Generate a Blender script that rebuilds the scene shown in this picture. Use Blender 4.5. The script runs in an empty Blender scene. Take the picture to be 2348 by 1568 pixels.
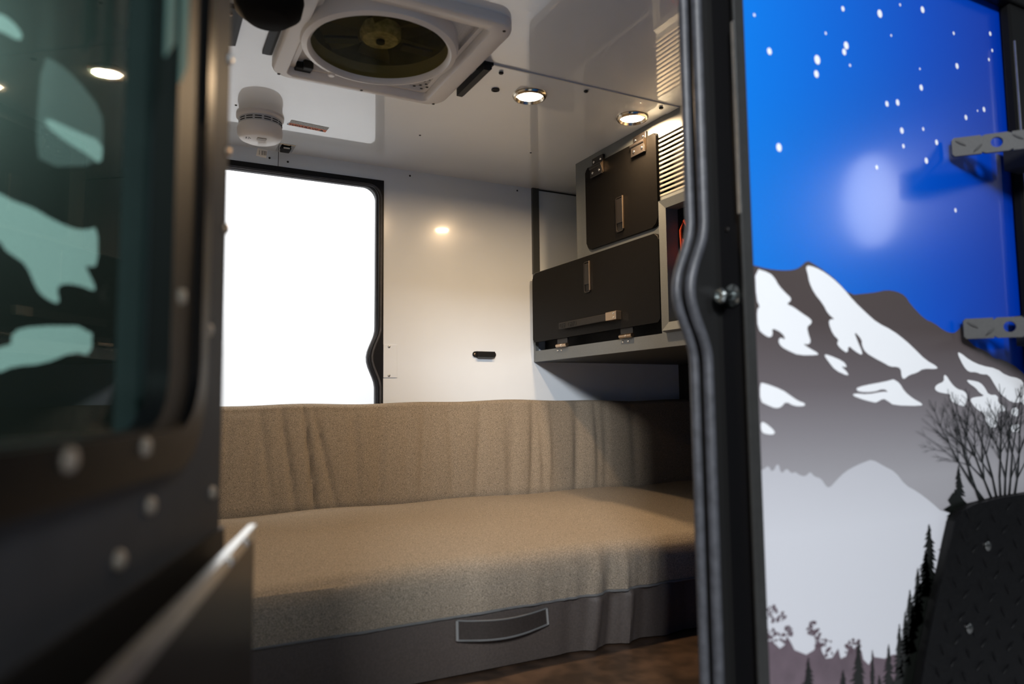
import bpy, bmesh, math, random
from mathutils import Vector, Matrix
random.seed(4)
S = bpy.context.scene
C = S.collection

# ------------------------------------------------------------------ camera
F, YAW, PITCH, ROLL = 1646.28, .479457, .0846829, -.0106183
cy, sy, cp, sp = math.cos(YAW), math.sin(YAW), math.cos(PITCH), math.sin(PITCH)
fwd = Vector((sy*cp, cy*cp, sp)); rgt = Vector((cy, -sy, 0)); up = rgt.cross(fwd)
c_, s_ = math.cos(ROLL), math.sin(ROLL)
R2 = c_*rgt + s_*up; U2 = -s_*rgt + c_*up
cam = bpy.data.cameras.new('camera'); camo = bpy.data.objects.new('camera', cam); C.objects.link(camo)
m = Matrix.Identity(4)
for i in range(3):
    m[i][0], m[i][1], m[i][2] = R2[i], U2[i], -fwd[i]
camo.matrix_world = m
cam.sensor_width = 36; cam.lens = F/2348*36; cam.clip_start = .01
cam.dof.use_dof = True; cam.dof.focus_distance = 2.35; cam.dof.aperture_fstop = 2.6
S.camera = camo

# ------------------------------------------------------------------ world, big lights, exposure
S.view_settings.view_transform = 'Standard'; S.view_settings.look = 'None'
S.view_settings.gamma = 1; S.view_settings.exposure = 0; S.view_settings.use_curve_mapping = False
w = bpy.data.worlds.new('World'); S.world = w; w.use_nodes = True
w.node_tree.nodes['Background'].inputs[0].default_value = (.80, .90, 1, 1)
w.node_tree.nodes['Background'].inputs[1].default_value = .09

def area(name, loc, target, size, power, col, shape='SQUARE', size_y=None):
    l = bpy.data.lights.new(name, 'AREA'); l.energy = power; l.color = col; l.shape = shape; l.size = size
    if size_y: l.size_y = size_y
    o = bpy.data.objects.new(name, l); C.objects.link(o); o.location = loc
    o.rotation_euler = (Vector(target)-Vector(loc)).to_track_quat('-Z', 'Y').to_euler()
    return o
# showroom lamps outside the camper (up behind the viewer) with an added rear fill, and an added flood for the made-up backdrop
area('hall_lamp_key', (-1.3, -2.35, 1.75), (.9, .8, .1), .55, 190, (.95, .97, 1))
area('rear_fill_lamp', (.65, -3.3, 2.05), (.6, 1.0, -.2), .6, 42, (.84, .93, 1))  # unseen fill lamp, added to brighten the seat front
area('hall_lamp_side', (5.9, -2.65, 1.80), (1.1, .77, .3), .45, 6, (.88, .92, 1), 'ELLIPSE', .85)
area('backdrop_flood', (.4, 2.75, 2.3), (.4, 4.6, .2), 1.6, 140, (1, 1, 1))  # unseen lamp, added to whiten the backdrop

# ------------------------------------------------------------------ helpers
def ray(px, py):
    return R2*((px-1174)/F) + U2*(-(py-784)/F) + fwd
def onX(px, py, X): v = ray(px, py); return v*(X/v.x)
def onY(px, py, Y): v = ray(px, py); return v*(Y/v.y)
def onZ(px, py, Z): v = ray(px, py); return v*(Z/v.z)
def lin(v):
    v /= 255
    return v/12.92 if v <= .04045 else ((v+.055)/1.055)**2.4
def rgb(r, g, b, k=1): return (lin(r)*k, lin(g)*k, lin(b)*k)

MATS = {}
def mat(name, col, rough=.5, metal=0, noise=0, nscale=40, bump=0, bscale=200, coat=0, spec=.5, col2=None, ramp=None, sheen=0, coatr=.05, coatior=1.5, axis=2):
    if name in MATS: return MATS[name]
    M = bpy.data.materials.new(name); M.use_nodes = True
    nt = M.node_tree; N = nt.nodes; L = nt.links; b = N['Principled BSDF']
    b.inputs['Base Color'].default_value = (*col, 1); b.inputs['Roughness'].default_value = rough
    b.inputs['Metallic'].default_value = metal; b.inputs['Specular IOR Level'].default_value = spec
    if coat: b.inputs['Coat Weight'].default_value = coat; b.inputs['Coat Roughness'].default_value = coatr; b.inputs['Coat IOR'].default_value = coatior
    if sheen: b.inputs['Sheen Weight'].default_value = sheen
    geo = N.new('ShaderNodeNewGeometry')
    if ramp:   # [(z, col)...] colour blend along one axis
        sep = N.new('ShaderNodeSeparateXYZ'); L.new(geo.outputs['Position'], sep.inputs[0])
        mr = N.new('ShaderNodeMapRange'); z0, z1 = ramp[0][0], ramp[-1][0]
        mr.inputs[1].default_value = z0; mr.inputs[2].default_value = z1
        L.new(sep.outputs[axis], mr.inputs[0])
        cr = N.new('ShaderNodeValToRGB'); L.new(mr.outputs[0], cr.inputs[0])
        e = cr.color_ramp.elements
        while len(e) < len(ramp): e.new(.5)
        for k, (z, c) in enumerate(ramp):
            e[k].position = (z-z0)/(z1-z0); e[k].color = (*c, 1)
        L.new(cr.outputs[0], b.inputs['Base Color'])
    elif noise or col2:
        t = N.new('ShaderNodeTexNoise'); t.inputs['Scale'].default_value = nscale; t.inputs['Detail'].default_value = 6
        L.new(geo.outputs['Position'], t.inputs['Vector'])
        mx = N.new('ShaderNodeMix'); mx.data_type = 'RGBA'
        mr = N.new('ShaderNodeMapRange'); mr.inputs[1].default_value = .36; mr.inputs[2].default_value = .64
        L.new(t.outputs[0], mr.inputs[0]); L.new(mr.outputs[0], mx.inputs[0])
        a = tuple(x*(1-noise) for x in col); d = col2 or tuple(min(1, x*(1+noise)) for x in col)
        mx.inputs[6].default_value = (*a, 1); mx.inputs[7].default_value = (*d, 1)
        L.new(mx.outputs[2], b.inputs['Base Color'])
    if bump:
        t2 = N.new('ShaderNodeTexNoise'); t2.inputs['Scale'].default_value = bscale; t2.inputs['Detail'].default_value = 3
        L.new(geo.outputs['Position'], t2.inputs['Vector'])
        bp = N.new('ShaderNodeBump'); bp.inputs['Strength'].default_value = bump; bp.inputs['Distance'].default_value = .001
        L.new(t2.outputs[0], bp.inputs['Height']); L.new(bp.outputs[0], b.inputs['Normal'])
    MATS[name] = M
    return M
def emit(name, col, k):
    M = bpy.data.materials.new(name); M.use_nodes = True; nt = M.node_tree; nt.nodes.clear()
    e = nt.nodes.new('ShaderNodeEmission'); e.inputs[0].default_value = (*col, 1); e.inputs[1].default_value = k
    o = nt.nodes.new('ShaderNodeOutputMaterial'); nt.links.new(e.outputs[0], o.inputs[0]); return M
def glassy(name, tint, gloss_rough=.03, ior=1.5):
    M = bpy.data.materials.new(name); M.use_nodes = True; nt = M.node_tree; nt.nodes.clear(); N = nt.nodes.new
    t = N('ShaderNodeBsdfTransparent'); t.inputs[0].default_value = (*tint, 1)
    g = N('ShaderNodeBsdfGlossy'); g.inputs['Roughness'].default_value = gloss_rough
    f = N('ShaderNodeFresnel'); gm = N('ShaderNodeNewGeometry'); mm = N('ShaderNodeMapRange')   # same reflectance entering and leaving the sheet
    mm.inputs[3].default_value = ior; mm.inputs[4].default_value = 1/ior
    nt.links.new(gm.outputs['Backfacing'], mm.inputs[0]); nt.links.new(mm.outputs[0], f.inputs[0])
    mx = N('ShaderNodeMixShader'); o = N('ShaderNodeOutputMaterial')
    nt.links.new(f.outputs[0], mx.inputs[0]); nt.links.new(t.outputs[0], mx.inputs[1]); nt.links.new(g.outputs[0], mx.inputs[2])
    nt.links.new(mx.outputs[0], o.inputs[0]); return M

WL = {}     # world location of every object
def obj(name, bm, mtl, parent=None, smooth=None, label=None, cat=None, group=None, kind=None):
    bmesh.ops.recalc_face_normals(bm, faces=bm.faces)
    vs = [v.co for v in bm.verts]
    c = Vector([(min(v[i] for v in vs)+max(v[i] for v in vs))/2 for i in range(3)])
    if parent is None: c.z = min(v.z for v in vs)
    bmesh.ops.translate(bm, verts=bm.verts, vec=-c)
    me = bpy.data.meshes.new(name); bm.to_mesh(me); bm.free()
    me.materials.append(mtl)
    if smooth is not None:
        me.polygons.foreach_set('use_smooth', [True]*len(me.polygons))
        me.set_sharp_from_angle(angle=math.radians(smooth))
    o = bpy.data.objects.new(name, me); C.objects.link(o)
    WL[o] = c
    if parent: o.parent = parent; o.location = c-WL[parent]
    else: o.location = c
    props(o, label, cat, group, kind)
    return o
def props(o, label=None, cat=None, group=None, kind=None):
    if label: o['label'] = label
    if cat: o['category'] = cat
    if group: o['group'] = group
    if kind: o['kind'] = kind
def root(name, loc, label=None, cat=None, group=None, kind=None):
    o = bpy.data.objects.new(name, None); C.objects.link(o); o.location = loc; o.empty_display_size = .05
    WL[o] = Vector(loc); props(o, label, cat, group, kind); return o
def clone(o, d, parent=None):
    """copy a mesh part moved by d"""
    n = o.copy(); C.objects.link(n); WL[n] = WL[o]+Vector(d)
    p = parent or o.parent
    n.parent = p; n.location = WL[n]-(WL[p] if p else Vector()); return n

B = bmesh.new
def box(bm, a, b, bev=0, seg=2):
    x0, y0, z0 = [min(a[i], b[i]) for i in range(3)]; x1, y1, z1 = [max(a[i], b[i]) for i in range(3)]
    v = [bm.verts.new(p) for p in ((x0,y0,z0),(x1,y0,z0),(x1,y1,z0),(x0,y1,z0),(x0,y0,z1),(x1,y0,z1),(x1,y1,z1),(x0,y1,z1))]
    fs = [bm.faces.new([v[i] for i in q]) for q in ((3,2,1,0),(4,5,6,7),(0,1,5,4),(1,2,6,5),(2,3,7,6),(3,0,4,7))]
    if bev:
        es = list({e for f in fs for e in f.edges})
        bmesh.ops.bevel(bm, geom=es, offset=bev, segments=seg, affect='EDGES', profile=.5)
    return bm
def prism(bm, pts, vec):
    vec = Vector(vec); pts = [Vector(p) for p in pts]
    a = [bm.verts.new(p) for p in pts]; b = [bm.verts.new(p+vec) for p in pts]
    bm.faces.new(a); bm.faces.new(b[::-1]); n = len(a)
    for i in range(n): bm.faces.new((a[i], a[(i+1) % n], b[(i+1) % n], b[i]))
    return bm
def rrect(w, h, r, n=5, rs=None):
    """2-D rounded rectangle round the origin; rs = radii of (++, -+, --, +-) corners"""
    rs = rs or [r]*4; out = []
    for k, (sx, sy_) in enumerate(((1,1),(-1,1),(-1,-1),(1,-1))):
        q = rs[k]; cx, cyy = sx*(w/2-q), sy_*(h/2-q)
        if q <= 0: out.append((cx, cyy)); continue
        for i in range(n+1):
            t = math.pi/2*(k+i/n); out.append((cx+q*math.cos(t), cyy+q*math.sin(t)))
    return out
def grid(bm, us, vs, keep, f, vec):
    """sheet with holes: cells of a u-v grid, mapped by f, then thickened by vec"""
    us = sorted(set(us)); vs = sorted(set(vs)); V = {}
    def g(i, j):
        if (i, j) not in V: V[i, j] = bm.verts.new(f(us[i], vs[j]))
        return V[i, j]
    fs = []
    for i in range(len(us)-1):
        for j in range(len(vs)-1):
            if keep((us[i]+us[i+1])/2, (vs[j]+vs[j+1])/2):
                fs.append(bm.faces.new((g(i,j), g(i+1,j), g(i+1,j+1), g(i,j+1))))
    r = bmesh.ops.extrude_face_region(bm, geom=fs)
    nv = [e for e in r['geom'] if isinstance(e, bmesh.types.BMVert)]
    # keep both skins: the extrusion moves one copy; original faces are re-made as back side
    bmesh.ops.translate(bm, verts=nv, vec=Vector(vec))
    return bm
def tube(bm, path, r, seg=8, closed=False, caps=True):
    P = [Vector(p) for p in path]; n = len(P); rings = []
    ref = None
    for i in range(n):
        if closed: t = P[(i+1) % n]-P[i-1]
        else: t = P[min(i+1, n-1)]-P[max(i-1, 0)]
        t.normalize()
        if ref is None:
            ref = t.orthogonal().normalized()
        ref = (ref-t*ref.dot(t)).normalized(); bn = t.cross(ref)
        rr = r[i] if isinstance(r, (list, tuple)) else r
        rings.append([bm.verts.new(P[i]+(ref*math.cos(2*math.pi*k/seg)+bn*math.sin(2*math.pi*k/seg))*rr) for k in range(seg)])
    for i in range(n if closed else n-1):
        a, b = rings[i], rings[(i+1) % n]
        for k in range(seg): bm.faces.new((a[k], a[(k+1) % seg], b[(k+1) % seg], b[k]))
    if caps and not closed: bm.faces.new(rings[0][::-1]); bm.faces.new(rings[-1])
    return bm
def lathe(bm, prof, org, axis=(0,0,1), seg=32):
    """prof = [(r, h)...] turned round axis through org"""
    ax = Vector(axis).normalized(); e1 = ax.orthogonal().normalized(); e2 = ax.cross(e1); org = Vector(org); rings = []
    for r, h in prof:
        if r < 1e-6: rings.append([bm.verts.new(org+ax*h)])
        else: rings.append([bm.verts.new(org+ax*h+(e1*math.cos(2*math.pi*k/seg)+e2*math.sin(2*math.pi*k/seg))*r) for k in range(seg)])
    for a, b in zip(rings, rings[1:]):
        for k in range(seg):
            k2 = (k+1) % seg
            if len(a) == 1 and len(b) == 1: continue
            if len(a) == 1: bm.faces.new((a[0], b[k2], b[k]))
            elif len(b) == 1: bm.faces.new((a[k], a[k2], b[0]))
            else: bm.faces.new((a[k], a[k2], b[k2], b[k]))
    return bm
def dome(bm, p, axis, r, h, seg=14):
    return lathe(bm, [(r, 0), (r*.98, h*.35), (r*.75, h*.8), (r*.4, h*.97), (0, h)], p, axis, seg)
def cylinder(bm, p, axis, r, h, seg=18, bev=0):
    if bev: pr = [(0,0),(r-bev,0),(r,bev),(r,h-bev),(r-bev,h),(0,h)]
    else: pr = [(0,0),(r,0),(r,h),(0,h)]
    return lathe(bm, pr, p, axis, seg)
def chaikin(P, n=2):
    for _ in range(n):
        Q = []
        for i in range(len(P)):
            a, b = Vector(P[i]), Vector(P[(i+1) % len(P)])
            Q += [a*.75+b*.25, a*.25+b*.75]
        P = Q
    return P
def text_mesh(bm, body, size, org, ex, ey, depth):
    cu = bpy.data.curves.new('lettering', 'FONT'); cu.body = body; cu.size = size; cu.extrude = depth; cu.resolution_u = 2
    t = bpy.data.objects.new('lettering_tmp', cu); C.objects.link(t)
    dg = bpy.context.evaluated_depsgraph_get(); me = bpy.data.meshes.new_from_object(t.evaluated_get(dg))
    bpy.data.objects.remove(t); bpy.data.curves.remove(cu)
    ex = Vector(ex).normalized(); ey = Vector(ey).normalized(); ez = ex.cross(ey); org = Vector(org)
    n0 = len(bm.verts); bm.from_mesh(me); bm.verts.ensure_lookup_table()
    for v in bm.verts[n0:]: v.co = org+ex*v.co.x+ey*v.co.y+ez*v.co.z
    bpy.data.meshes.remove(me); return bm

# ------------------------------------------------------------------ dimensions (metres; the viewer's eye is the origin)
YN, YNI, YF = .77, .82, 2.4         # outer skin and inner face of the near wall, far wall
ZC, ZF = .835, -.60                 # ceiling, floor
XL, XR = -.35, 2.05
XC = 1.341                          # face of the wall cabinet
SEALX, BZ = .724, .160              # door seal, height of its bulge round the latch
def bulge(z, amp=.030, hw=.105):
    d = (z-BZ)/hw
    return amp*math.cos(math.pi*d/2)**2*(1 if abs(d) < 1 else 0) if abs(d) < 1 else 0

# ------------------------------------------------------------------ materials
WHITE = mat('white_gloss_panel', (.755, .82, .88), .22, coat=.5, coatr=.06, noise=.012, nscale=6)
CEIL = mat('white_gloss_ceiling', (.83, .865, .89), .3, coat=1, coatr=.025, coatior=2.1, noise=.012, nscale=6)
BLACK = mat('black_plastic', (.009, .009, .009), .5, spec=.25)
RUBBER = mat('black_rubber', (.050, .052, .060), .45, noise=.2, nscale=60)
FRAME = mat('dark_frame_paint', (.022, .022, .021), .42, noise=.08, nscale=90)
JAMB = mat('black_jamb_paint', (.007, .007, .008), .4, spec=.22)
DARKW = mat('dark_lining', (.012, .012, .013), .8, noise=.2, nscale=80)
GREY = mat('grey_powder_coat', (.135, .148, .15), .42, noise=.05, nscale=300, bump=.12, bscale=900)
DOORB = mat('black_textured_paint', (.006, .0055, .005), .36, spec=.05, noise=.25, nscale=500, bump=.35, bscale=1100)
CHROME = mat('polished_steel', (.75, .72, .66), .16, 1)
STEEL = mat('brushed_steel', (.62, .62, .60), .3, 1, noise=.08, nscale=60)
BRONZE = mat('bronze_hinge_metal', (.45, .34, .24), .3, 1)
DKMETAL = mat('blackened_steel', (.014, .012, .011), .38, spec=.3)
PLASTW = mat('off_white_plastic', (.78, .74, .70), .35)
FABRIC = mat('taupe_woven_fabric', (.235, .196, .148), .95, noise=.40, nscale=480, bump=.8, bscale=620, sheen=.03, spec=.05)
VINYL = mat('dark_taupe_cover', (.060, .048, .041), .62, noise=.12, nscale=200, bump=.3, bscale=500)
PIPING = mat('grey_piping', (.10, .10, .098), .8)
FLOORM = mat('brown_wood_floor', (.030, .018, .011), .42, col2=(.075, .045, .028), nscale=14, noise=.2, bump=.2, bscale=160)
CONC = mat('showroom_floor', (.40, .40, .40), .5, noise=.12, nscale=6)
DOORG = mat('grey_door_lining', (.055, .058, .064), .45, spec=.03, noise=.04, nscale=30)
BLACKG = mat('black_gloss_panel', (.006, .006, .006), .28, spec=.10)
PLATE = mat('diamond_plate_black', (.004, .004, .0045), .40, spec=.12, noise=.3, nscale=300, bump=.2, bscale=800)
STRAPM = mat('diamond_plate_grey', (.030, .030, .029), .6, .0, noise=.12, nscale=220, bump=.15, bscale=700)

# ------------------------------------------------------------------ setting
bm = B(); box(bm, (XL-.05, YNI, ZF-.06), (XR+.05, YF, ZF)); obj('floor', bm, FLOORM, kind='structure', label='dark brown wood-look floor inside the camper')
VX0, VX1, VY0, VY1 = .285, .665, 1.345, 1.765     # roof vent hole
bm = B()
grid(bm, [XL-.05, VX0, VX1, XR+.05], [YN, VY0, VY1, YF+.05], lambda u, v: not (VX0 < u < VX1 and VY0 < v < VY1), lambda u, v: (u, v, ZC), (0, 0, .03))
ceiling = obj('ceiling', bm, CEIL, kind='structure', label='glossy white camper ceiling with a roof vent')
HX0, HX1, HZ0, HZ1 = .085, .745, -.56, .784       # far door hole
bm = B()
grid(bm, [XL-.05, HX0, HX1, XR], [ZF, HZ0, HZ1, ZC], lambda u, v: not (HX0 < u < HX1 and HZ0 < v < HZ1), lambda u, v: (u, YF, v), (0, .045, 0))
wall_far = obj('wall_far', bm, WHITE, kind='structure', label='glossy white far wall with a door opening')
bm = B(); box(bm, (XR, YNI, ZF), (XR+.05, YF+.045, ZC)); obj('wall_right', bm, DARKW, kind='structure', label='dark lined end wall below the cabinet')
bm = B(); box(bm, (XL-.05, YNI, ZF), (XL, YF, ZC)); obj('wall_left', bm, WHITE, kind='structure', label='white end wall hidden behind the open door')
# near wall: opening NX0..NX1
NX0, NX1, NZ0, NZ1 = .045, .781, -.57, .80
bm = B()
grid(bm, [-1.6, NX0, NX1, 2.3], [-.95, NZ0, NZ1, .90], lambda u, v: not (NX0 < u < NX1 and NZ0 < v < NZ1), lambda u, v: (u, YN, v), (0, YNI-YN, 0))
SKYM = mat('mural_sky_print_shaded', (.0, .1, .5), .22, coat=.6, coatr=.09,
           axis=0, ramp=[(.78, rgb(0, 118, 220)), (1.0, rgb(0, 100, 208)), (1.25, rgb(0, 76, 190)), (1.5, rgb(0, 52, 166))])  # blue deepens rightward: light falloff painted into the print colour
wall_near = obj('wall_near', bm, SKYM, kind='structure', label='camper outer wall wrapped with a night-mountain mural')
bm = B(); box(bm, (-8, -8, -1.30), (9, 9, -1.22)); obj('ground', bm, CONC, kind='structure', label='showroom floor outside')
bm = B(); box(bm, (-4, 4.6, -1.22), (5, 4.7, 3.2)); obj('wall_backdrop', bm, mat('white_backdrop_wall', (.9, .9, .9), .9), kind='structure', label='white backdrop wall added beyond the far door')  # made-up backdrop that keeps the far doorway white

# small screws in the white panels
for (px, py) in ((940, 403), (1186, 437), (618, 362), (660, 371)):
    p = onY(px, py, YF); bm = B(); dome(bm, p, (0, -1, 0), .0035, .002, 10); obj('screw', bm, DKMETAL, wall_far, 40)
for (px, py) in ((963, 310), (541, 241), (1217, 350)):
    p = onZ(px, py, ZC); bm = B(); dome(bm, p, (0, 0, -1), .0035, .002, 10); obj('screw', bm, DKMETAL, ceiling, 40)
# seam between the wall panels above the far door
p = onY(638, 372, YF); bm = B(); box(bm, (p.x-.0008, YF-.0006, HZ1), (p.x+.0008, YF, ZC)); obj('panel_seam', bm, DKMETAL, wall_far)

# trim strip across the ceiling with its screws
tr = root('trim_1', (1.03, 1.565, ZC-.006), 'white metal trim strip across the ceiling beside the vent', kind='structure')
bm = B(); prism(bm, [(.70, 1.535, ZC), (1.340, 1.535, ZC), (1.340, 1.585, ZC), (1.322, 1.603, ZC), (.70, 1.603, ZC)], (0, 0, -.003)); obj('strip', bm, CEIL, tr)
bm = B(); box(bm, (.70, 1.531, ZC-.0004), (1.34, 1.535, ZC-.004)); obj('gap_bead', bm, mat('grey_sealant', (.62, .61, .58), .6), tr)
for (px, py) in ((1149, 167), (1344, 209), (1516, 247)):
    p = onZ(px, py, ZC-.005); bm = B(); dome(bm, p, (0, 0, -1), .0065, .004, 14); obj('screw', bm, DKMETAL, tr, 40)
p = onZ(1136, 205, ZC); bm = B(); lathe(bm, [(.011, 0), (.011, .003), (.007, .004), (.005, .002), (0, .002)], p, (0, 0, -1), 18)
obj('screw_cap', bm, BLACK, None, 40, 'round black screw cap on the ceiling beside a downlight', 'cap')

# ------------------------------------------------------------------ far door: frame and seal
fr = root('door_2', (.41, YF, HZ0), 'black framed open door in the far wall', kind='structure')
ix0, ix1, iz0, iz1, r_ = .112, .727, -.53, .764, .045
inner = []
for i in range(9): t = math.pi/2*i/8; inner.append((ix1-r_+r_*math.sin(t), iz1-r_+r_*math.cos(t)))
zz = [iz1-r_-(iz1-r_-iz0)*k/70 for k in range(1, 70)]
for z in zz: inner.append((ix1-bulge(z), z))
inner += [(ix1, iz0), (ix0, iz0)]
for z in zz[::-1]: inner.append((ix0+bulge(z), z))
for i in range(9): t = math.pi/2*i/8; inner.append((ix0+r_-r_*math.cos(t), iz1-r_+r_*math.sin(t)))
# frame band = outer rectangle minus inner outline
def band(bm, outer, inner, y0, y1):
    """quads from each inner point to its nearest place on the outer rectangle"""
    x0, x1, z0, z1 = outer; O = []
    for (x, z) in inner:
        cx, cz = (x0+x1)/2, (z0+z1)/2
        d = {'r': x1-x, 'l': x-x0, 't': z1-z, 'b': z-z0}
        k = min(d, key=d.get)
        O.append({'r': (x1, z), 'l': (x0, z), 't': (x, z1), 'b': (x, z0)}[k])
    n = len(inner)
    for y, rev in ((y0, 0), (y1, 1)):
        I = [bm.verts.new((x, y, z)) for x, z in inner]; Q = [bm.verts.new((x, y, z)) for x, z in O]
        for i in range(n):
            j = (i+1) % n
            bm.faces.new((I[i], I[j], Q[j], Q[i]))
            if abs(O[i][0]-O[j][0]) > 1e-5 and abs(O[i][1]-O[j][1]) > 1e-5:
                cxx = x1 if O[i][0] > (x0+x1)/2 and O[j][0] > (x0+x1)/2 else (x0 if O[i][0] < (x0+x1)/2 and O[j][0] < (x0+x1)/2 else None)
                czz = z1 if max(O[i][1], O[j][1]) > 0 else z0
                cxx = x1 if max(O[i][0], O[j][0]) > .5 and abs(max(O[i][0], O[j][0])-x1) < 1e-6 else x0
                k = bm.verts.new((cxx, y, czz)); bm.faces.new((Q[i], Q[j], k))
        if rev == 0: I0 = I
        else:
            for i in range(n):
                j = (i+1) % n; bm.faces.new((I0[i], I0[j], I[j], I[i]))
bm = B(); band(bm, (HX0, HX1, HZ0, HZ1), inner, YF-.004, YF+.045); obj('frame', bm, JAMB, fr)
bm = B(); tube(bm, [(x, YF+.012, z) for x, z in inner], .006, 8, True); obj('seal', bm, RUBBER, fr, 60)
bm = B(); tube(bm, [(x+(.009 if x > .4 else -.009), YF-.001, z) for x, z in inner], .005, 8, True); obj('seal', bm, RUBBER, fr, 60)
# strike plate on the wall beside it
sp_ = root('strike_plate', onY(895, 866, YF), 'small white cover plate with two screws beside the far door', 'plate')
a = onY(880, 790, YF); b = onY(910, 866, YF)
bm = B(); box(bm, (HX1+.001, YF-.0030, b.z), (b.x, YF, a.z), .0006, 1); obj('plate', bm, WHITE, sp_)
for py in (795, 861):
    p = onY(892, py, YF-.003); bm = B(); dome(bm, p, (0, -1, 0), .0048, .003, 14); obj('screw', bm, STEEL, sp_, 40)
# black bottle-opener style grab bar
a = onY(1083, 812, YF); b = onY(1136, 813, YF)
gb = root('grab_handle', (a.x, YF, a.z-.01), 'short black handle screwed to the white far wall', 'handle')
bm = B(); x0, x1, z = a.x, b.x, a.z
prism(bm, [(x, YF-.0005, zz_) for x, zz_ in [(((x0+x1)/2)+u, z+v) for u, v in rrect(x1-x0, .021, .0104, 6)]], (0, -.005, 0)); obj('base_plate', bm, BLACK, gb, 35)
bm = B(); prism(bm, [(x0+.014, YF-.004, z+.011), (x0+.017, YF-.019, z+.010), (x0+.017, YF-.019, z-.010), (x0+.014, YF-.004, z-.012)], (x1-x0-.028, 0, 0)); obj('grip', bm, BLACK, gb)
bm = B(); box(bm, (x0+.016, YF-.0165, z-.0125), (x1-.016, YF-.006, z-.0105)); obj('lens_strip', bm, mat('smoked_strip', (.12, .13, .12), .3), gb)
for x in (x0+.0085, x1-.0085):
    bm = B(); dome(bm, (x, YF-.005, z), (0, -1, 0), .0045, .002, 12); obj('screw', bm, BRONZE, gb, 40)

# ------------------------------------------------------------------ roof vent fan
vr = root('roof_vent_fan', (.49, 1.59, .79), 'square off-white roof vent with a round smoked fan cover', 'vent fan')
FXC, FYC = .487, 1.554
def ring_prism(bm, outer, inner, z0, z1):
    n = len(outer); A = []
    for z in (z0, z1):
        A.append([bm.verts.new((x, y, z)) for x, y in outer]); A.append([bm.verts.new((x, y, z)) for x, y in inner])
    for i in range(n):
        j = (i+1) % n
        bm.faces.new((A[0][i], A[0][j], A[1][j], A[1][i])); bm.faces.new((A[2][i], A[2][j], A[3][j], A[3][i]))
        bm.faces.new((A[0][i], A[0][j], A[2][j], A[2][i])); bm.faces.new((A[1][i], A[1][j], A[3][j], A[3][i]))
def loft(bm, L):
    A = [[bm.verts.new((cx+u, cyy+v, z)) for u, v in rrect(w_, h_, r, 8)] for cx, cyy, w_, h_, r, z in L]
    for a, b in zip(A, A[1:]):
        for i in range(len(a)): j = (i+1) % len(a); bm.faces.new((a[i], a[j], b[j], b[i]))
    return bm
bm = B(); loft(bm, [(FXC, FYC, .450, .472, .05, ZC), (FXC, FYC, .450, .472, .05, .820), (FXC, FYC, .446, .468, .048, .815), (FXC, FYC, .436, .458, .043, .812),
                    (.482, 1.5625, .368, .413, .018, .812), (.482, 1.5625, .362, .407, .015, .815), (.482, 1.5625, .358, .403, .013, .822), (.482, 1.5625, .356, .401, .012, .845)])
obj('frame', bm, PLASTW, vr, 45)
bm = B(); loft(bm, [(.482, 1.5625, .355, .400, .012, .8435), (.482, 1.5625, .355, .400, .012, .832), (.482, 1.5625, .330, .375, .01, .830), (.482, 1.5625, .330, .375, .01, .8435)]); obj('inner_lip', bm, PLASTW, vr, 45)
# screen plate with round hole (radius RR), recessed
RR = .170; RCX, RCY = .468, 1.537
n = 64; bm = B(); A = []; Bv = []
for k in range(n):
    t = 2*math.pi*k/n; c0, s0 = math.cos(t), math.sin(t); q = 1/max(abs(c0)/.185, abs(s0)/.205)
    A.append(bm.verts.new((.482+c0*q, 1.5625+s0*q, .8436))); Bv.append(bm.verts.new((RCX+c0*RR, RCY+s0*RR, .843)))
for k in range(n): bm.faces.new((A[k], A[(k+1) % n], Bv[(k+1) % n], Bv[k]))
obj('screen_plate', bm, mat('vent_screen', (.66, .64, .62), .5, noise=.1, nscale=300), vr)
bm = B(); lathe(bm, [(RR+.006, .030), (RR+.008, 0), (RR+.004, -.012), (RR-.008, -.016), (RR-.015, -.010), (RR-.016, .004), (RR-.016, .030)], (RCX, RCY, .815), (0, 0, 1), 72); obj('ring', bm, PLASTW, vr, 50)
bm = B(); lathe(bm, [(0, 0), (RR-.016, 0), (RR-.016, .002), (0, .002)], (RCX, RCY, .812), (0, 0, 1), 64); obj('smoked_cover', bm, glassy('smoked_acrylic', (.66, .63, .47), .14, 1.05), vr, 40)
VOL = mat('olive_vent_well', (.20, .19, .11), .5, noise=.2, nscale=30)
bm = B(); lathe(bm, [(RR-.012, .0), (RR-.012, .075), (0, .085)], (RCX, RCY, .840), (0, 0, 1), 48); obj('well', bm, VOL, vr, 50)
bm = B(); lathe(bm, [(0, -.020), (.040, -.020), (.047, -.013), (.047, .010), (0, .010)], (RCX, RCY, .850), (0, 0, 1), 32); hub = obj('hub', bm, mat('grey_hub', (.75, .70, .62), .45, noise=.25, nscale=90), vr, 45)
bm = B(); lathe(bm, [(0, -.006), (.010, -.006), (.010, .0), (0, .0)], (RCX, RCY, .8295), (0, 0, 1), 16); obj('hub_screw', bm, BLACK, hub)
BL = mat('fan_blade_plastic', (.34, .32, .22), .35)
for k in range(6):
    t = 2*math.pi*k/6+.35; e1 = Vector((math.cos(t), math.sin(t), 0)); e2 = Vector((-e1.y, e1.x, 0)); o3 = Vector((RCX, RCY, .855))
    P = []
    for rr, hw, tw in ((.045, .018, .010), (.09, .032, .012), (.140, .040, .010)):
        P.append((o3+e1*rr-e2*hw+Vector((0, 0, -tw)), o3+e1*rr+e2*hw+Vector((0, 0, tw))))
    bm = B(); vv = [[bm.verts.new(q) for q in pr] for pr in P]
    for a, b in zip(vv, vv[1:]): bm.faces.new((a[0], b[0], b[1], a[1]))
    bmesh.ops.solidify(bm, geom=bm.faces[:], thickness=.002)
    obj('blade', bm, BL, vr)
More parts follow.
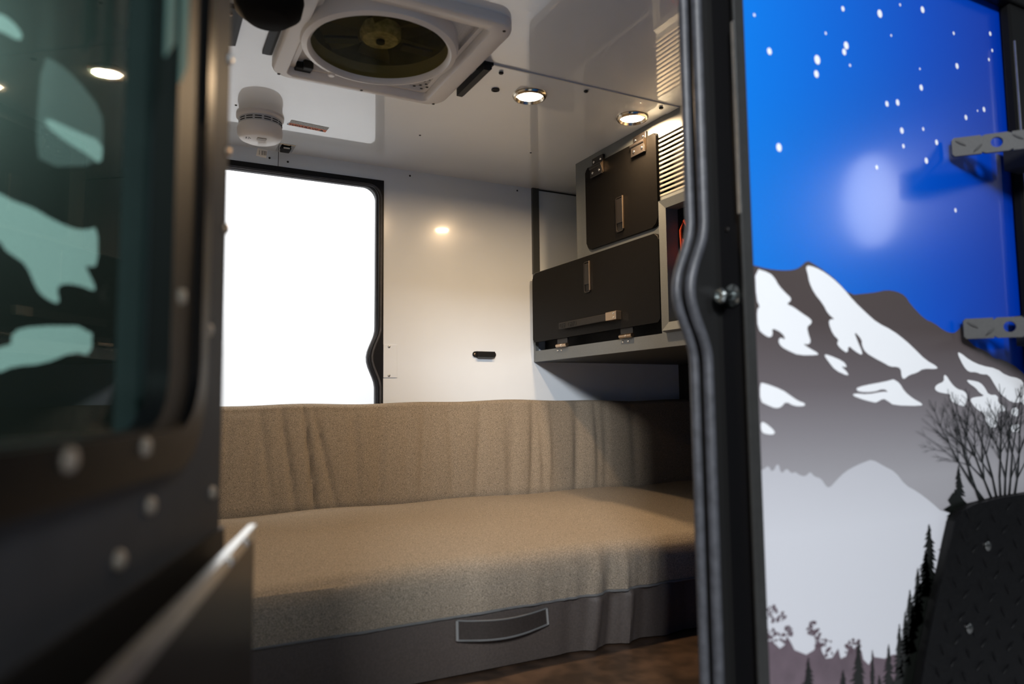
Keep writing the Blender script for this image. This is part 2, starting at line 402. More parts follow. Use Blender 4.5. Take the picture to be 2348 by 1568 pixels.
for t in (.05, 2.75):
    e1 = Vector((math.cos(t), math.sin(t), 0)); e2 = Vector((-e1.y, e1.x, 0)); o3 = Vector((RCX, RCY, .826))
    bm = B(); prism(bm, [o3+e1*.05-e2*.013, o3+e1*.125-e2*.013, o3+e1*.125+e2*.013, o3+e1*.05+e2*.013], (0, 0, .006)); obj('motor_strut', bm, BLACK, vr)
for fx, fy in ((.283, 1.345), (.688, 1.345), (.283, 1.772), (.688, 1.772), (.49, 1.774)):
    bm = B(); dome(bm, (fx, fy, .8122), (0, 0, -1), .004, .002, 10); obj('screw', bm, DKMETAL, vr, 40)
p = onZ(760, 172, .80); bm = B(); cylinder(bm, (p.x, p.y, .806), (0, 0, -1), .009, .009, 16, .002); obj('catch_knob', bm, PLASTW, vr, 40)
a = onZ(672, 158, .835); bm = B(); box(bm, (a.x, a.y-.035, .842), (a.x+.040, a.y, .825), .002, 1); box(bm, (a.x+.016, a.y-.05, .842), (a.x+.040, a.y-.03, .822), .002, 1); obj('control_switch', bm, BLACK, vr)
for px, py in ((932, 190), (946, 189), (960, 188), (973, 186), (984, 183), (950, 197), (964, 195), (977, 193), (966, 203), (979, 200)):
    p = onZ(px, py, .8295); bm = B(); dome(bm, p, (0, 0, -1), .0042, .001, 8); obj('grille_hole', bm, BLACK, vr)
# black brackets either side of the vent
def bracket(name, loc, size, label, screws=0):
    t = root(name, (loc[0], loc[1], loc[2]-size[2]), label, 'bracket', 'ceiling brackets round the vent')
    x, y, z = loc; w_, d_, h_ = size
    bm = B(); prism(bm, [(x-w_/2, y-d_/2, z), (x+w_/2, y-d_/2, z), (x+w_/2, y-d_/2, z-h_*.75), (x+w_*.2, y-d_/2, z-h_), (x-w_/2, y-d_/2, z-h_)], (0, d_, 0)); bd = obj('body', bm, BLACK, t)
    bm = B(); box(bm, (x-w_/2-.004, y-d_/2-.002, z-.0001), (x+w_/2+.004, y-d_/2+d_*.22, z-h_*.35)); obj('flange', bm, BLACK, t)
    for k in range(screws):
        bm = B(); dome(bm, (x+(-.25 if k % 2 else .25)*w_, y+(-.35 if k < 2 else .38)*d_, z-h_-.0002+(.004 if k % 2 == 0 else 0)), (0, 0, -1), .0045, .003, 10); obj('screw', bm, BRONZE, t, 40)
bracket('ceiling_bracket', (.737, 1.615, ZC), (.022, .17, .022), 'black bar bracket on the ceiling right of the vent frame')
a = onZ(622, 123, ZC); bracket('ceiling_bracket', (.247, 1.62, ZC), (.022, .20, .006), 'flat black bracket tight against the left edge of the vent frame')
bracket('ceiling_bracket', (.158, 1.62, ZC), (.034, .17, .010), 'black screwed bracket left of the vent, nearest the open door', 4)
# rounded dark lamp housing hanging left of the vent
p = onZ(616, 12, .78)
bm = B(); lathe(bm, [(0, -.045), (.04, -.042), (.062, -.024), (.067, 0), (.064, .03), (.058, ZC-.79-.0005), (0, ZC-.79-.0005)], (p.x, p.y, .79), (0, 0, 1), 32)
obj('ceiling_speaker', bm, mat('black_housing', (.006, .005, .0045), .9, spec=.1), None, 60, 'rounded black housing on the ceiling left of the vent', 'speaker')

# ------------------------------------------------------------------ downlights
LENS = emit('lit_lamp_lens', (1, .86, .68), 22)
for xd, pw, lab in ((.921, 5.9, 'round lit ceiling downlight between the vent and the other lit downlight'), (1.266, 5.9, 'round lit ceiling downlight nearest the cabinet'), (.048, 1.8, 'round lit ceiling downlight left of the vent, behind the open door')):
    p = Vector((xd, 1.652, ZC))
    t = root('downlight', (p.x, p.y, ZC-.012), lab, 'light', 'ceiling downlights')
    bm = B(); lathe(bm, [(.031, .0), (.034, -.004), (.039, -.011), (.043, -.010), (.047, -.003), (.047, 0)], (p.x, p.y, ZC), (0, 0, 1), 40); obj('rim', bm, mat('brass_chrome_rim', (.70, .60, .46), .18, 1), t, 50)
    bm = B(); lathe(bm, [(0, -.007), (.025, -.0065), (.034, -.004), (.034, -.001), (0, -.001)], (p.x, p.y, ZC), (0, 0, 1), 40); obj('lens', bm, LENS, t, 60)
    a_ = area('downlight_beam', (p.x, p.y, ZC-.0085), (p.x, p.y, 0), .055, pw, (1, .69, .40), 'DISK'); a_.data.spread = math.radians(171)

# ------------------------------------------------------------------ smoke detector
p = onZ(597, 268, ZC); sx, sy2 = p.x, p.y
sd = root('smoke_detector', (sx, sy2, ZC-.074), 'round white smoke alarm on the ceiling near the far door', 'smoke alarm')
bm = B(); lathe(bm, [(0, 0), (.066, 0), (.066, -.007), (.061, -.010), (.059, -.013)], (sx, sy2, ZC), (0, 0, 1), 48); obj('base', bm, PLASTW, sd, 40)
bm = B(); lathe(bm, [(.052, -.016), (.052, -.028), (.060, -.031), (.063, -.040), (.062, -.056), (.056, -.067), (.045, -.072), (0, -.073)], (sx, sy2, ZC), (0, 0, 1), 48); body = obj('body', bm, PLASTW, sd, 40)
bm = B(); lathe(bm, [(.0585, -.0125), (.0595, -.0125), (.0595, -.0310), (.0585, -.0310)], (sx, sy2, ZC), (0, 0, 1), 48); obj('vent_band', bm, mat('pale_grey_plastic', (.55, .55, .55), .4), sd, 40)
for k in range(7):
    t0 = math.radians(200+k*24)
    for dz in (-.0190, -.0255):
        bm = B(); pts = []
        for i in range(5): t = t0+math.radians(18)*i/4; pts.append((sx+.0600*math.cos(t), sy2+.0600*math.sin(t), ZC+dz))
        tube(bm, pts, .0013, 6); obj('vent_slot', bm, BLACK, sd)
bm = B(); prism(bm, [(sx+.002+u, sy2-.020+v, ZC-.0722) for u, v in rrect(.026, .018, .004, 4)], (0, 0, -.0025)); obj('test_button', bm, mat('grey_button', (.45, .42, .38), .5), body)
for k in range(5):
    t = 2*math.pi*k/5; bm = B(); dome(bm, (sx-.034+.006*math.cos(t), sy2-.012+.006*math.sin(t), ZC-.0722), (0, 0, -1), .0022, .0007, 8); obj('sounder_hole', bm, BLACK, body)
# paper tab hanging from it
a = onY(600, 340, sy2+.03); tw, th = .028, .024
tb = root('paper_tab', (a.x, sy2+.04, a.z-th), 'small printed paper tab hanging behind the smoke alarm', 'label')
x0, z1 = a.x-.008, a.z+.006; yy = sy2+.05
bm = B(); prism(bm, [(x0, yy, z1), (x0+tw, yy, z1-.002), (x0+tw-.005, yy-.002, z1-th-.004), (x0-.005, yy-.002, z1-th)], (0, .0006, 0)); tab = obj('tab', bm, mat('paper_white', (.78, .76, .70), .8), tb)
for k in range(5):
    bm = B(); xx = x0+.004+k*.0040+(0 if k < 1 else .003); wd = .0008+.0006*(k % 2); box(bm, (xx, yy-.0028, z1-.020), (xx+wd, yy-.0022, z1-.007)); obj('bar_mark', bm, BLACK, tab)
# warning sticker (reads from the other side)
q = [onZ(668, 275, ZC-.0006), onZ(755, 293, ZC-.0006), onZ(746, 303.5, ZC-.0006), onZ(661, 286.5, ZC-.0006)]
lab = root('warning_sticker', q[3], 'orange and grey warning sticker on the ceiling, upside down', 'sticker')
mid1, mid2 = q[0].lerp(q[3], .55), q[1].lerp(q[2], .55)
bm = B(); bm.faces.new([bm.verts.new(v) for v in (q[0], q[1], mid2, mid1)]); obj('text_panel', bm, mat('grey_fine_print', (.30, .29, .26), .5, col2=(.55, .54, .5), nscale=600, noise=.4), lab)
bm = B(); bm.faces.new([bm.verts.new(v) for v in (mid1, mid2, q[2], q[3])]); og = obj('orange_panel', bm, mat('orange_print', (.75, .16, .02), .45), lab)
exv = (q[3]-q[2]).normalized(); eyv = (mid1-q[3]).normalized(); hgt = (mid1-q[3]).length
bm = B(); text_mesh(bm, 'WARNING', hgt*1.0, q[2]+exv*.025+eyv*hgt*.12+Vector((0, 0, -.0006)), exv, eyv, .0001); obj('lettering', bm, BLACK, og)
bm = B(); c0 = q[2]+exv*.014+Vector((0, 0, -.0006)); bm.faces.new([bm.verts.new(v) for v in (c0-exv*.008+eyv*hgt*.12, c0+exv*.008+eyv*hgt*.12, c0+eyv*hgt*.85)]); obj('alert_triangle', bm, BLACK, og)
# ceiling catch near the far wall
a = onZ(655, 338, ZC)
ct = root('ceiling_catch', (a.x, a.y, ZC-.02), 'small chrome and black catch on the ceiling above the far door', 'catch')
bm = B(); box(bm, (a.x-.026, a.y-.034, ZC), (a.x+.026, a.y+.034, ZC-.003), .001, 1); obj('plate', bm, CHROME, ct)
bm = B(); box(bm, (a.x-.015, a.y-.020, ZC-.003), (a.x+.015, a.y+.022, ZC-.012), .003, 2); ho = obj('housing', bm, BLACK, ct, 40)
bm = B(); box(bm, (a.x-.010, a.y-.0215, ZC-.006), (a.x+.010, a.y-.014, ZC-.011), .001, 1); obj('tongue', bm, STEEL, ho)

# ------------------------------------------------------------------ wall cabinet
cab = root('wall_cabinet', (XC, 1.6, .155), 'grey metal wall cabinet with two black doors and louvres', 'cabinet')
CY0 = .95; LZ0, LZ1 = .597, .775; LY0, LY1 = 1.36, 1.629
NY0, NY1, NZa, NZb = 1.30, 1.590, .222, .555
SY0, SY1, SZ0, SZ1 = 1.636, 2.385, .196, .470
def face_keep(u, v):
    if u > 2.080 and v > .497: return False
    if LY0 < u < LY1 and LZ0 < v < LZ1: return False
    if NY0 < u < NY1 and NZa < v < NZb: return False
    if SY0 < u < SY1 and SZ0 < v < SZ1: return False
    return True
bm = B(); grid(bm, [CY0, NY0, LY0, NY1, LY1, SY0, 2.08, SY1, YF-.001], [.155, SZ0, NZa, SZ1, .497, NZb, LZ0, LZ1, ZC-.0005], face_keep, lambda u, v: (XC, u, v), (.014, 0, 0))
face = obj('face_panel', bm, GREY, cab)
bm = B(); box(bm, (XC+.003, 2.066, .497), (XC+.16, 2.080, ZC-.0005)); obj('side_return', bm, GREY, cab)
bm = B(); box(bm, (XC+.003, 2.08, .4835), (XR-.001, YF-.001, .4965)); obj('top_panel', bm, GREY, cab)
bm = B(); box(bm, (XC+.003, CY0, .1555), (XR-.001, YF-.001, .170)); obj('under_panel', bm, mat('dark_grey_under', (.05, .052, .05), .6), cab)
bm = B(); box(bm, (XC+.05, CY0, .172), (XC+.055, YF-.003, .482)); obj('inner_lining', bm, DARKW, cab)
bm = B(); box(bm, (XC+.05, CY0, .482), (XC+.055, 2.064, .832)); obj('inner_lining', bm, DARKW, cab)
# louvre slats
NS = 13; pitch = (LZ1-LZ0)/NS; slat0 = None
for k in range(NS):
    z1 = LZ1-k*pitch-.0070
    if slat0 is None:
        bm = B(); box(bm, (XC-.001, LY0, z1-(pitch-.0070)), (XC+.0025, LY1, z1), .0009, 2); slat0 = obj('louvre_slat', bm, mat('lit_louvre_grey', (.24, .235, .21), .35), cab, 40)  # same metal as the panel; lamp light painted in as a paler grey
    else: clone(slat0, (0, 0, -k*pitch))
# niche with raised frame
nf = [(1.617, .196), (1.26, .196), (1.26, .582), (1.617, .582)]; nin = [(1.588, .224), (1.29, .224), (1.29, .553), (1.588, .553)]
frn = None
for k in range(4):
    j = (k+1) % 4; bm = B()
    o0, o1, i0, i1 = nf[k], nf[j], nin[k], nin[j]
    a = [(XC-.001, *o0), (XC-.001, *o1), (XC-.020, *[o1[q]*.85+i1[q]*.15 for q in (0, 1)]), (XC-.020, *[o0[q]*.85+i0[q]*.15 for q in (0, 1)])]
    A = [Vector(v) for v in (a[0], a[1], a[2], a[3], (XC-.014, *i1), (XC-.014, *i0), (XC+.03, *i1), (XC+.03, *i0))]
    vs = [bm.verts.new(v) for v in A]
    for f_ in ((0, 1, 2, 3), (3, 2, 4, 5), (5, 4, 6, 7)): bm.faces.new([vs[i] for i in f_])
    obj('niche_frame', bm, GREY, cab)
bm = B(); box(bm, (XC+.012, 1.27, .20), (XC+.26, 1.60, .222)); box(bm, (XC+.25, 1.27, .20), (XC+.26, 1.60, .57)); box(bm, (XC+.012, 1.592, .20), (XC+.26, 1.602, .57)); box(bm, (XC+.012, 1.27, .56), (XC+.26, 1.60, .57))
obj('niche_box', bm, DARKW, cab)
# things kept in the niche
bm = B(); N_ = 14
for k in range(1):
    prof = [(0, 0), (.060, .004), (.075, .03), (.072, .10), (.064, .155), (.045, .168), (0, .172)]
    lathe(bm, [(r*.74*(1+.06*math.sin(3*h*40)), h) for r, h in prof], (XC+.080, 1.523, .2232), (0, 0, 1), 20)
for v in bm.verts: v.co.y += .006*math.sin(v.co.z*40+v.co.x*60); v.co.x += .006*math.sin(v.co.z*55)
obj('folded_grey_cloth', bm, mat('grey_cloth', (.10, .105, .11), .85, noise=.2, nscale=120), None, 60, 'bundled grey cloth in the cabinet niche', 'cloth')
sb = root('orange_strap_bundle', (XC+.11, 1.49, .396), 'orange webbing strap bundle on the grey cloth in the niche', 'strap')
OR = mat('orange_webbing', (.6, .07, .015), .7)
bm = B(); prism(bm, [(XC+.035, 1.584, .397), (XC+.035, 1.46, .397), (XC+.035, 1.46, .425), (XC+.035, 1.53, .437), (XC+.035, 1.584, .47)], (.06, 0, 0)); obj('folded_web', bm, OR, sb)
bm = B(); tube(bm, [(XC+.035, 1.582, .43), (XC+.03, 1.578, .49), (XC+.03, 1.562, .515), (XC+.035, 1.54, .47), (XC+.04, 1.48, .435)], .004, 6); obj('loop', bm, OR, sb, 60)
bm = B(); box(bm, (XC+.030, 1.50, .400), (XC+.036, 1.54, .422), .001, 1); obj('buckle', bm, mat('rust_label', (.55, .12, .04), .6), sb)

def face_plate(bm, cyy, cz, w_, h_, x, th, rs, n=6, bev=.003):
    prism(bm, [(x, cyy+u, cz+v) for u, v in rrect(w_, h_, 0, n, rs)], (th, 0, 0))
    es = [e for e in bm.edges if all(abs(v.co.x-x) < 1e-6 for v in e.verts)]
    bmesh.ops.bevel(bm, geom=es, offset=bev, segments=3, affect='EDGES')
def latch(parent, ya, yb, za, zb, x):
    yc, zc, w_, h_ = (ya+yb)/2, (za+zb)/2, abs(ya-yb), abs(za-zb)
    bm = B(); n = 6; O = rrect(w_, h_, .008, n); I = rrect(w_-.007, h_-.007, .0055, n)
    A = [[bm.verts.new((xx, yc+u, zc+v)) for u, v in P] for P, xx in ((O, x), (O, x-.004), (I, x-.004), (I, x-.0005))]
    for a, b in zip(A, A[1:]):
        for i in range(len(O)): j = (i+1) % len(O); bm.faces.new((a[i], a[j], b[j], b[i]))
    lp = obj('latch', bm, DKMETAL, parent, 40)
    bm = B(); box(bm, (x-.0012, yc-w_/2+.005, zc-h_/2+.005), (x-.0002, yc+w_/2-.005, zc+h_/2-.005)); obj('recess', bm, BLACK, lp)
    bm = B(); box(bm, (x-.0045, yc-w_/2+.005, zc-h_/2+.028), (x-.001, yc+w_/2-.005, zc+h_/2-.006), .001, 1); obj('lever', bm, DKMETAL, lp)
    bm = B(); box(bm, (x-.0060, yc-w_/2-.0005, zc-h_/2+.006), (x-.0005, yc-w_/2+.0022, zc+h_/2), .0006, 1); obj('bright_edge', bm, BRONZE, lp)
# upper door
X1 = XC-.010; bm = B(); face_plate(bm, 1.817, .651, .378, .282, X1, .0095, [.012, .012, .028, .028] if False else [.014, .010, .028, .024])
d1 = obj('door', bm, DOORB, cab, 40)
a = onX(1413, 455, X1); b = onX(1432, 528, X1); latch(d1, a.y, b.y, a.z, b.z, X1)
# lower drop-front door
X2 = XC-.016; bm = B(); face_plate(bm, 1.999, .3585, .752, .262, X2, .0155, [.022, .020, .010, .010])
d2 = obj('door', bm, DOORB, cab, 40)
a = onX(1340, 602, X2); b = onX(1355, 669, X2); latch(d2, a.y, b.y, a.z, b.z, X2)
# opener bar with lettering
a = onX(1284, 748, X2-.012); b = onX(1394, 731, X2-.012); c2 = onX(1418, 728, X2-.012)
bm = B(); box(bm, (X2-.018, b.y, a.z-.012), (X2-.008, a.y, a.z+.011), .0015, 1); bar = obj('opener_bar', bm, mat('dark_cast_bar', (.02, .018, .016), .5, spec=.15), d2)
bm = B(); text_mesh(bm, 'OFF  GRID', .024, (X2-.0182, a.y-.006, a.z-.0085), (0, -1, 0), (0, 0, 1), .0007); obj('lettering', bm, BLACK, bar)
bm = B(); box(bm, (X2-.022, c2.y, a.z-.013), (X2, b.y, a.z+.014), .001, 1); brk = obj('steel_bracket', bm, BRONZE, d2)
for dz in (-.006, .007):
    bm = B(); dome(bm, (X2-.022, c2.y+.012, a.z+dz), (-1, 0, 0), .0035, .002, 10); obj('screw', bm, CHROME, brk, 40)
# hinges
def top_hinge(pts, yshift=0):
    P = [onX(px, py, X1-.006) for px, py in pts]     # two on the panel, two on the door
    yl, yr = P[0].y+.012, P[1].y-.012
    hg = None
    bm = B(); box(bm, (XC-.010, yr, P[2].z+.022), (XC-.0002, yl, P[0].z+.014), .001, 1); hg = obj('hinge', bm, DKMETAL, cab)
    bm = B(); box(bm, (X1-.008, yr-.002, P[2].z-.014), (X1-.0002, yl+.002, P[2].z+.018), .001, 1); obj('leaf', bm, DKMETAL, hg)
    bm = B(); tube(bm, [(X1-.006, yr-.003, P[2].z+.020), (X1-.006, yl+.003, P[2].z+.020)], .006, 10); obj('knuckle', bm, DKMETAL, hg, 50)
    bm = B(); prism(bm, [(X1-.001, yr-.004, P[2].z-.010), (X1-.012, yr-.004, P[2].z+.018), (X1-.001, yr-.004, P[2].z+.030)], (0, .002, 0)); obj('side_ear', bm, BRONZE, hg)
    for k, q in enumerate(P):
        x = XC-.010 if k < 2 else X1-.008
        bm = B(); dome(bm, (x, q.y, q.z), (-1, 0, 0), .0045, .003, 12); obj('screw', bm, CHROME, hg, 40)
top_hinge(((1358.5, 371.5), (1373.5, 364), (1360, 397), (1375, 389.5)))
top_hinge(((1453, 321.5), (1470.5, 312), (1454.5, 348.5), (1472.5, 339)))
for (pa, pb, s) in (((1277, 793), (1300, 790), ((1279, 803.5), (1288, 802.5))), ((1422, 772), (1450, 768), ((1429, 784), (1441, 782)))):
    a = onX(*pa, XC-.008); b = onX(*pb, XC-.008)
    bm = B(); tube(bm, [(XC-.008, a.y, (a.z+b.z)/2), (XC-.008, b.y, (a.z+b.z)/2)], .0068, 12); hg = obj('hinge', bm, BRONZE, cab, 50)
    bm = B(); box(bm, (XC-.006, b.y, a.z+.004), (XC-.001, a.y, a.z+.026)); obj('leaf', bm, DKMETAL, hg)
    bm = B(); my = a.y*.45+b.y*.55; tube(bm, [(XC-.008, my-.0012, (a.z+b.z)/2), (XC-.008, my+.0012, (a.z+b.z)/2)], .0074, 12); obj('washer', bm, CHROME, hg, 50)
    for q in s:
        p = onX(*q, XC); bm = B(); dome(bm, p, (-1, 0, 0), .0042, .003, 12); obj('screw', bm, CHROME, hg, 40)
# dark edge strip on the far wall above the cabinet
bm = B(); prism(bm, [(XC-.002, YF, .4975), (XC+.026, YF, .4975), (XC+.026, YF, ZC), (XC-.002, YF, ZC)], (0, -.012, 0)); et = obj('trim_2', bm, mat('dark_grey_trim', (.05, .055, .055), .4), None, kind='structure', label='dark vertical edge strip above the cabinet')
for z in (.60, .69):
    bm = B(); dome(bm, (XC+.026, YF-.006, z), (1, 0, 0), .004, .003, 10); obj('screw', bm, BLACK, et, 40)
bm = B(); box(bm, (XC+.03, YF-.003, ZC-.005), (1.75, YF, ZC-.001)); obj('trim_3', bm, DKMETAL, None, kind='structure', label='thin dark line where ceiling meets far wall')

# ------------------------------------------------------------------ sofa cushions
def wr(x, s, folds):
    return sum(a*math.exp(-((x-c-k*s)/w_)**2) for c, w_, a, k in folds)
def sheet(bm, us, prof, f):
    rows = [[bm.verts.new(f(u, *p)) for p in prof] for u in us]
    for a, b in zip(rows, rows[1:]):
        for i in range(len(prof)-1): bm.faces.new((a[i], b[i], b[i+1], a[i+1]))
    bm.faces.new(rows[0]); bm.faces.new(rows[-1][::-1])
    return bm
XS0, XS1 = -.32, 2.03; NU = 300
us = [XS0+(XS1-XS0)*k/NU for k in range(NU+1)]
# seat
seat = root('seat_cushion', (.9, 1.85, ZF), 'long taupe seat cushion on the floor, the sofa seat', 'cushion')
sf = [(1.00, .016, -.007, .10), (1.045, .014, .006, .06), (1.09, .012, -.007, .04), (.83, .02, -.003, .1), (.70, .03, -.002, .2), (1.13, .018, .003, .1), (1.22, .02, .002, 0), (.43, .03, -.002, 0)]
rw = random.Random(7)
for k in range(10): sf.append((rw.uniform(.85, 1.35), rw.uniform(.006, .012), -rw.uniform(.0015, .004), rw.uniform(-.1, .3)))
prof = []
for k in range(22): prof.append((2.243-(2.243-1.545)*k/21, -.316-.030*(k/21)**1.4, k/21*.5))
for k in range(1, 8): t = math.pi/2*k/8; prof.append((1.545-.045*math.sin(t), -.346-.040*(1-math.cos(t)), .5+.15*k/8))
for k in range(0, 9): prof.append((1.499-.004*math.sin(math.pi*k/8), -.386-.078*k/8, .65+.35*k/8))
def seatf(u, y, z, s):
    wf = max(0, (s-.40)/.6)**1.0
    d = 1.7*wr(u, z+.42, sf)*wf
    top = .004*math.sin(u*5.3+1)*math.sin(y*7)+.0028*math.sin(u*13+y*9) if s < .6 else 0
    sag = -.012*math.exp(-((u-.25)/.25)**2)*(1-abs(s-.4)) if s < .6 else 0
    return (u, y+d-(.004*math.sin(u*9)*wf*.4), z+top*(1-s*.9)+sag*.6-.006*math.sin(u*4.1)*wf*.5)
prof2 = prof+[(1.53, -.47, 1), (2.243, -.47, .2)]
bm = B(); sheet(bm, us, prof2, seatf); obj('padding', bm, FABRIC, seat, 50)
pv = []
for k in range(15): pv.append((1.500+.012*(k/14)**2, -.466-(ZF*-1-.466-.004)*k/14 if False else -.466-(.130)*k/14, k/14))
pv += [(1.535, -.5985, .8), (2.243, -.5985, .2), (2.243, -.472, .2), (1.54, -.472, .2)]
sl = [(1.00, .016, -.010, .10), (1.05, .015, .007, .06), (1.10, .013, -.009, .05), (1.15, .02, .005, 0), (1.22, .02, -.006, .05), (1.29, .02, .004, 0), (.93, .02, .003, 0)]
def lowf(u, y, z, s): return (u, y+1.5*wr(u, z+.53, sl)*(1 if s > .05 and y < 1.53 else .4)*(1 if y < 1.6 else 0), z)
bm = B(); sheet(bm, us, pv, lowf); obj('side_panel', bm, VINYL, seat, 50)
bm = B(); tube(bm, [(u, 1.4985+1.7*wr(u, -.045, sf)*.9, -.466-.006*math.sin(u*4.1)*.3) for u in us], .0032, 6); obj('piping', bm, PIPING, seat, 60)
# carry handle
a0 = onY(1050, 1425, 1.49); a1 = onY(1050, 1470, 1.49); b0 = onY(1256, 1396, 1.49); b1 = onY(1258, 1432, 1.49)
hd = None; n = 24; bm = B(); T = []; L_ = []
for k in range(n+1):
    f_ = k/n; bow = math.sin(math.pi*f_); yb = 1.499-.016*bow-.003
    T.append(Vector((a0.x+(b0.x-a0.x)*f_, yb, a0.z+(b0.z-a0.z)*f_-.006*bow))); L_.append(Vector((a1.x+(b1.x-a1.x)*f_, yb-.002, a1.z+(b1.z-a1.z)*f_-.008*bow)))
q0 = [bm.verts.new(v) for v in T]; q1 = [bm.verts.new(v) for v in L_]
for k in range(n): bm.faces.new((q0[k], q0[k+1], q1[k+1], q1[k]))
bmesh.ops.solidify(bm, geom=bm.faces[:], thickness=.003)
hd = obj('carry_handle', bm, VINYL, seat, 60)
bm = B(); tube(bm, T, .0022, 6); obj('edge_binding', bm, PIPING, hd, 60)
bm = B(); tube(bm, L_, .0026, 6); obj('edge_binding', bm, PIPING, hd, 60)
for A_ in ((T[0], L_[0]), (T[-1], L_[-1])):
    bm = B(); tube(bm, [A_[0]+Vector((0, -.001, 0)), A_[1]+Vector((0, -.001, 0))], .0034, 6); obj('end_stitching', bm, mat('pale_stitch', (.19, .19, .185), .8), hd, 60)
# loose thread end at the fold
# back cushion
back = root('back_cushion', (.9, 2.32, -.31), 'long taupe back cushion leaning on the far wall', 'cushion')
bf = [(.345, .010, -.004, -.10), (.41, .010, -.006, -.12), (.475, .009, -.009, -.08), (.52, .008, -.006, -.20), (.62, .014, -.004, 0), (1.19, .018, -.005, .12), (1.27, .014, -.007, .14), (1.33, .012, .004, .1), (1.46, .016, -.006, .16), (1.52, .02, .003, .1), (1.72, .02, -.004, .1), (.86, .03, -.002, 0), (1.05, .02, -.003, .1)]
for k in range(20): bf.append((rw.uniform(.1, 1.75), rw.uniform(.007, .016), -rw.uniform(.0012, .0035), rw.uniform(.02, .16)))
pb = []
for k in range(18): f_ = k/17; pb.append((2.256+.060*f_-.010*math.sin(math.pi*f_), -.312+.302*f_, f_))
for k in range(1, 8): t = math.pi/2*k/7; pb.append((2.316+.018*(1-math.cos(t)), -.010+.016*math.sin(t), 1))
pb = [(2.272, -.46, 0), (2.266, -.36, 0)]+pb+[(2.385, .006, 0), (2.385, -.46, 0)]
def backf(u, y, z, s):
    return (u, y-2.1*wr(u, z+.15, bf)*(.5+.5*math.sin(math.pi*min(1, s*1.05))) if y < 2.36 else y, z+(.0035*math.sin(u*6+.5)+.002*math.sin(u*17) if z > -.02 else 0)-(.012*math.exp(-((u-.1)/.35)**2) if z > -.02 else 0))
bm = B(); sheet(bm, us, pb, backf); obj('padding', bm, FABRIC, back, 50)
bm = B(); tube(bm, [(u, 2.338, .0045+.0035*math.sin(u*6+.5)+.002*math.sin(u*17)-.012*math.exp(-((u-.1)/.35)**2)) for u in us[::3]], .003, 6); obj('top_seam', bm, PIPING if False else FABRIC, back, 60)

# ------------------------------------------------------------------ near door: frame, seal, striker
nd = root('door_frame', (NX1, YN, NZ0), 'black metal door frame with rubber seal at the right of the opening', 'door frame')
def zpath(): return [NZ0+(NZ1-NZ0)*k/110 for k in range(111)]
bm = B(); tube(bm, [(SEALX-bulge(z), .812, z) for z in zpath()], .0075, 10); obj('seal', bm, RUBBER, nd, 60)
bm = B(); tube(bm, [(SEALX+.014-bulge(z)*1.0, .7985, z) for z in zpath()], .0085, 10); obj('seal', bm, RUBBER, nd, 60)
bm = B(); rows = []
for z in zpath():
    rows.append([bm.verts.new(q) for q in ((SEALX+.012-bulge(z), .826, z), (SEALX+.024-bulge(z)*.95, .806, z), (.7765, .806, z), (.7765, .826, z))])
for a, b in zip(rows, rows[1:]):
    for i in range(4): bm.faces.new((a[i], a[(i+1) % 4], b[(i+1) % 4], b[i]))
bm.faces.new(rows[0]); bm.faces.new(rows[-1][::-1]); obj('seal_carrier', bm, BLACK, nd)
bm = B(); box(bm, (.7765, .752, NZ0), (NX1-.0003, .83, NZ1)); obj('jamb', bm, JAMB, nd)
bm = B(); box(bm, (.7655, .7495, NZ0), (.7860, .7545, NZ1), .0012, 2); box(bm, (.781, .7535, NZ0), (.7855, .7698, NZ1)); obj('outer_flange', bm, FRAME, nd)
bm = B(); box(bm, (.7645, .7500, .27), (.7656, .7560, .56)); obj('lip_highlight', bm, STEEL, nd)  # flange edge highlight made as a short steel strip
# left side of the frame (behind the open door), head and sill
bm = B(); box(bm, (NX0, .752, NZ0), (NX0+.006, .83, NZ1)); box(bm, (NX0-.02, .7545, NZ0), (NX0+.012, .7698, NZ1)); obj('hinge_jamb', bm, JAMB, nd)
bm = B(); box(bm, (NX0, .752, NZ1-.01), (NX1, .83, NZ1)); obj('head', bm, JAMB, nd)
bm = B(); box(bm, (NX0, .752, NZ0), (NX1, .83, NZ0+.01)); obj('sill', bm, JAMB, nd)
p = onX(1660, 682, .7765); p.y = .781
st = root('striker_bolt', (.7765, p.y, p.z-.015), 'zinc striker bolt on the black door jamb', 'bolt')
bm = B(); lathe(bm, [(0, 0), (.0165, 0), (.0165, .004), (.012, .006), (.0085, .007), (.0085, .020), (.012, .022), (.012, .028), (.009, .031), (.006, .031), (.006, .028), (0, .028)], (.7764, p.y, p.z), (-1, 0, -.06), 28); obj('bolt', bm, mat('zinc_steel', (.55, .60, .60), .22, 1), st, 40)
p = onX(1678, 523, .7765); bm = B(); dome(bm, (.7764, .79, p.z), (-1, 0, 0), .004, .002, 12); obj('screw', bm, DKMETAL, nd, 40)

# ------------------------------------------------------------------ open door on the left
DA = math.radians(18.5); DU = Vector((-math.sin(DA), -math.cos(DA), 0)); DN = Vector((math.cos(DA), -math.sin(DA), 0))
H = onY(513, 784, .752); H.z = 0
def dpt(u, z, n=0): return H+DU*u+DN*n+Vector((0, 0, z))
def on_door(px, py, n=0):
    v = ray(px, py); k = (H.dot(DN)+n)/v.dot(DN); q = v*k-H
    return q.dot(DU), q.z
dr = root('door_1', (H.x, H.y, -.56), 'open camper door at the left with tinted window and door pocket', kind='structure')
DW, DZ0, DZ1 = .64, -.565, .79
def dprism(bm, uz, n0, n1): return prism(bm, [dpt(u, z, n0) for u, z in uz], DN*(n1-n0))
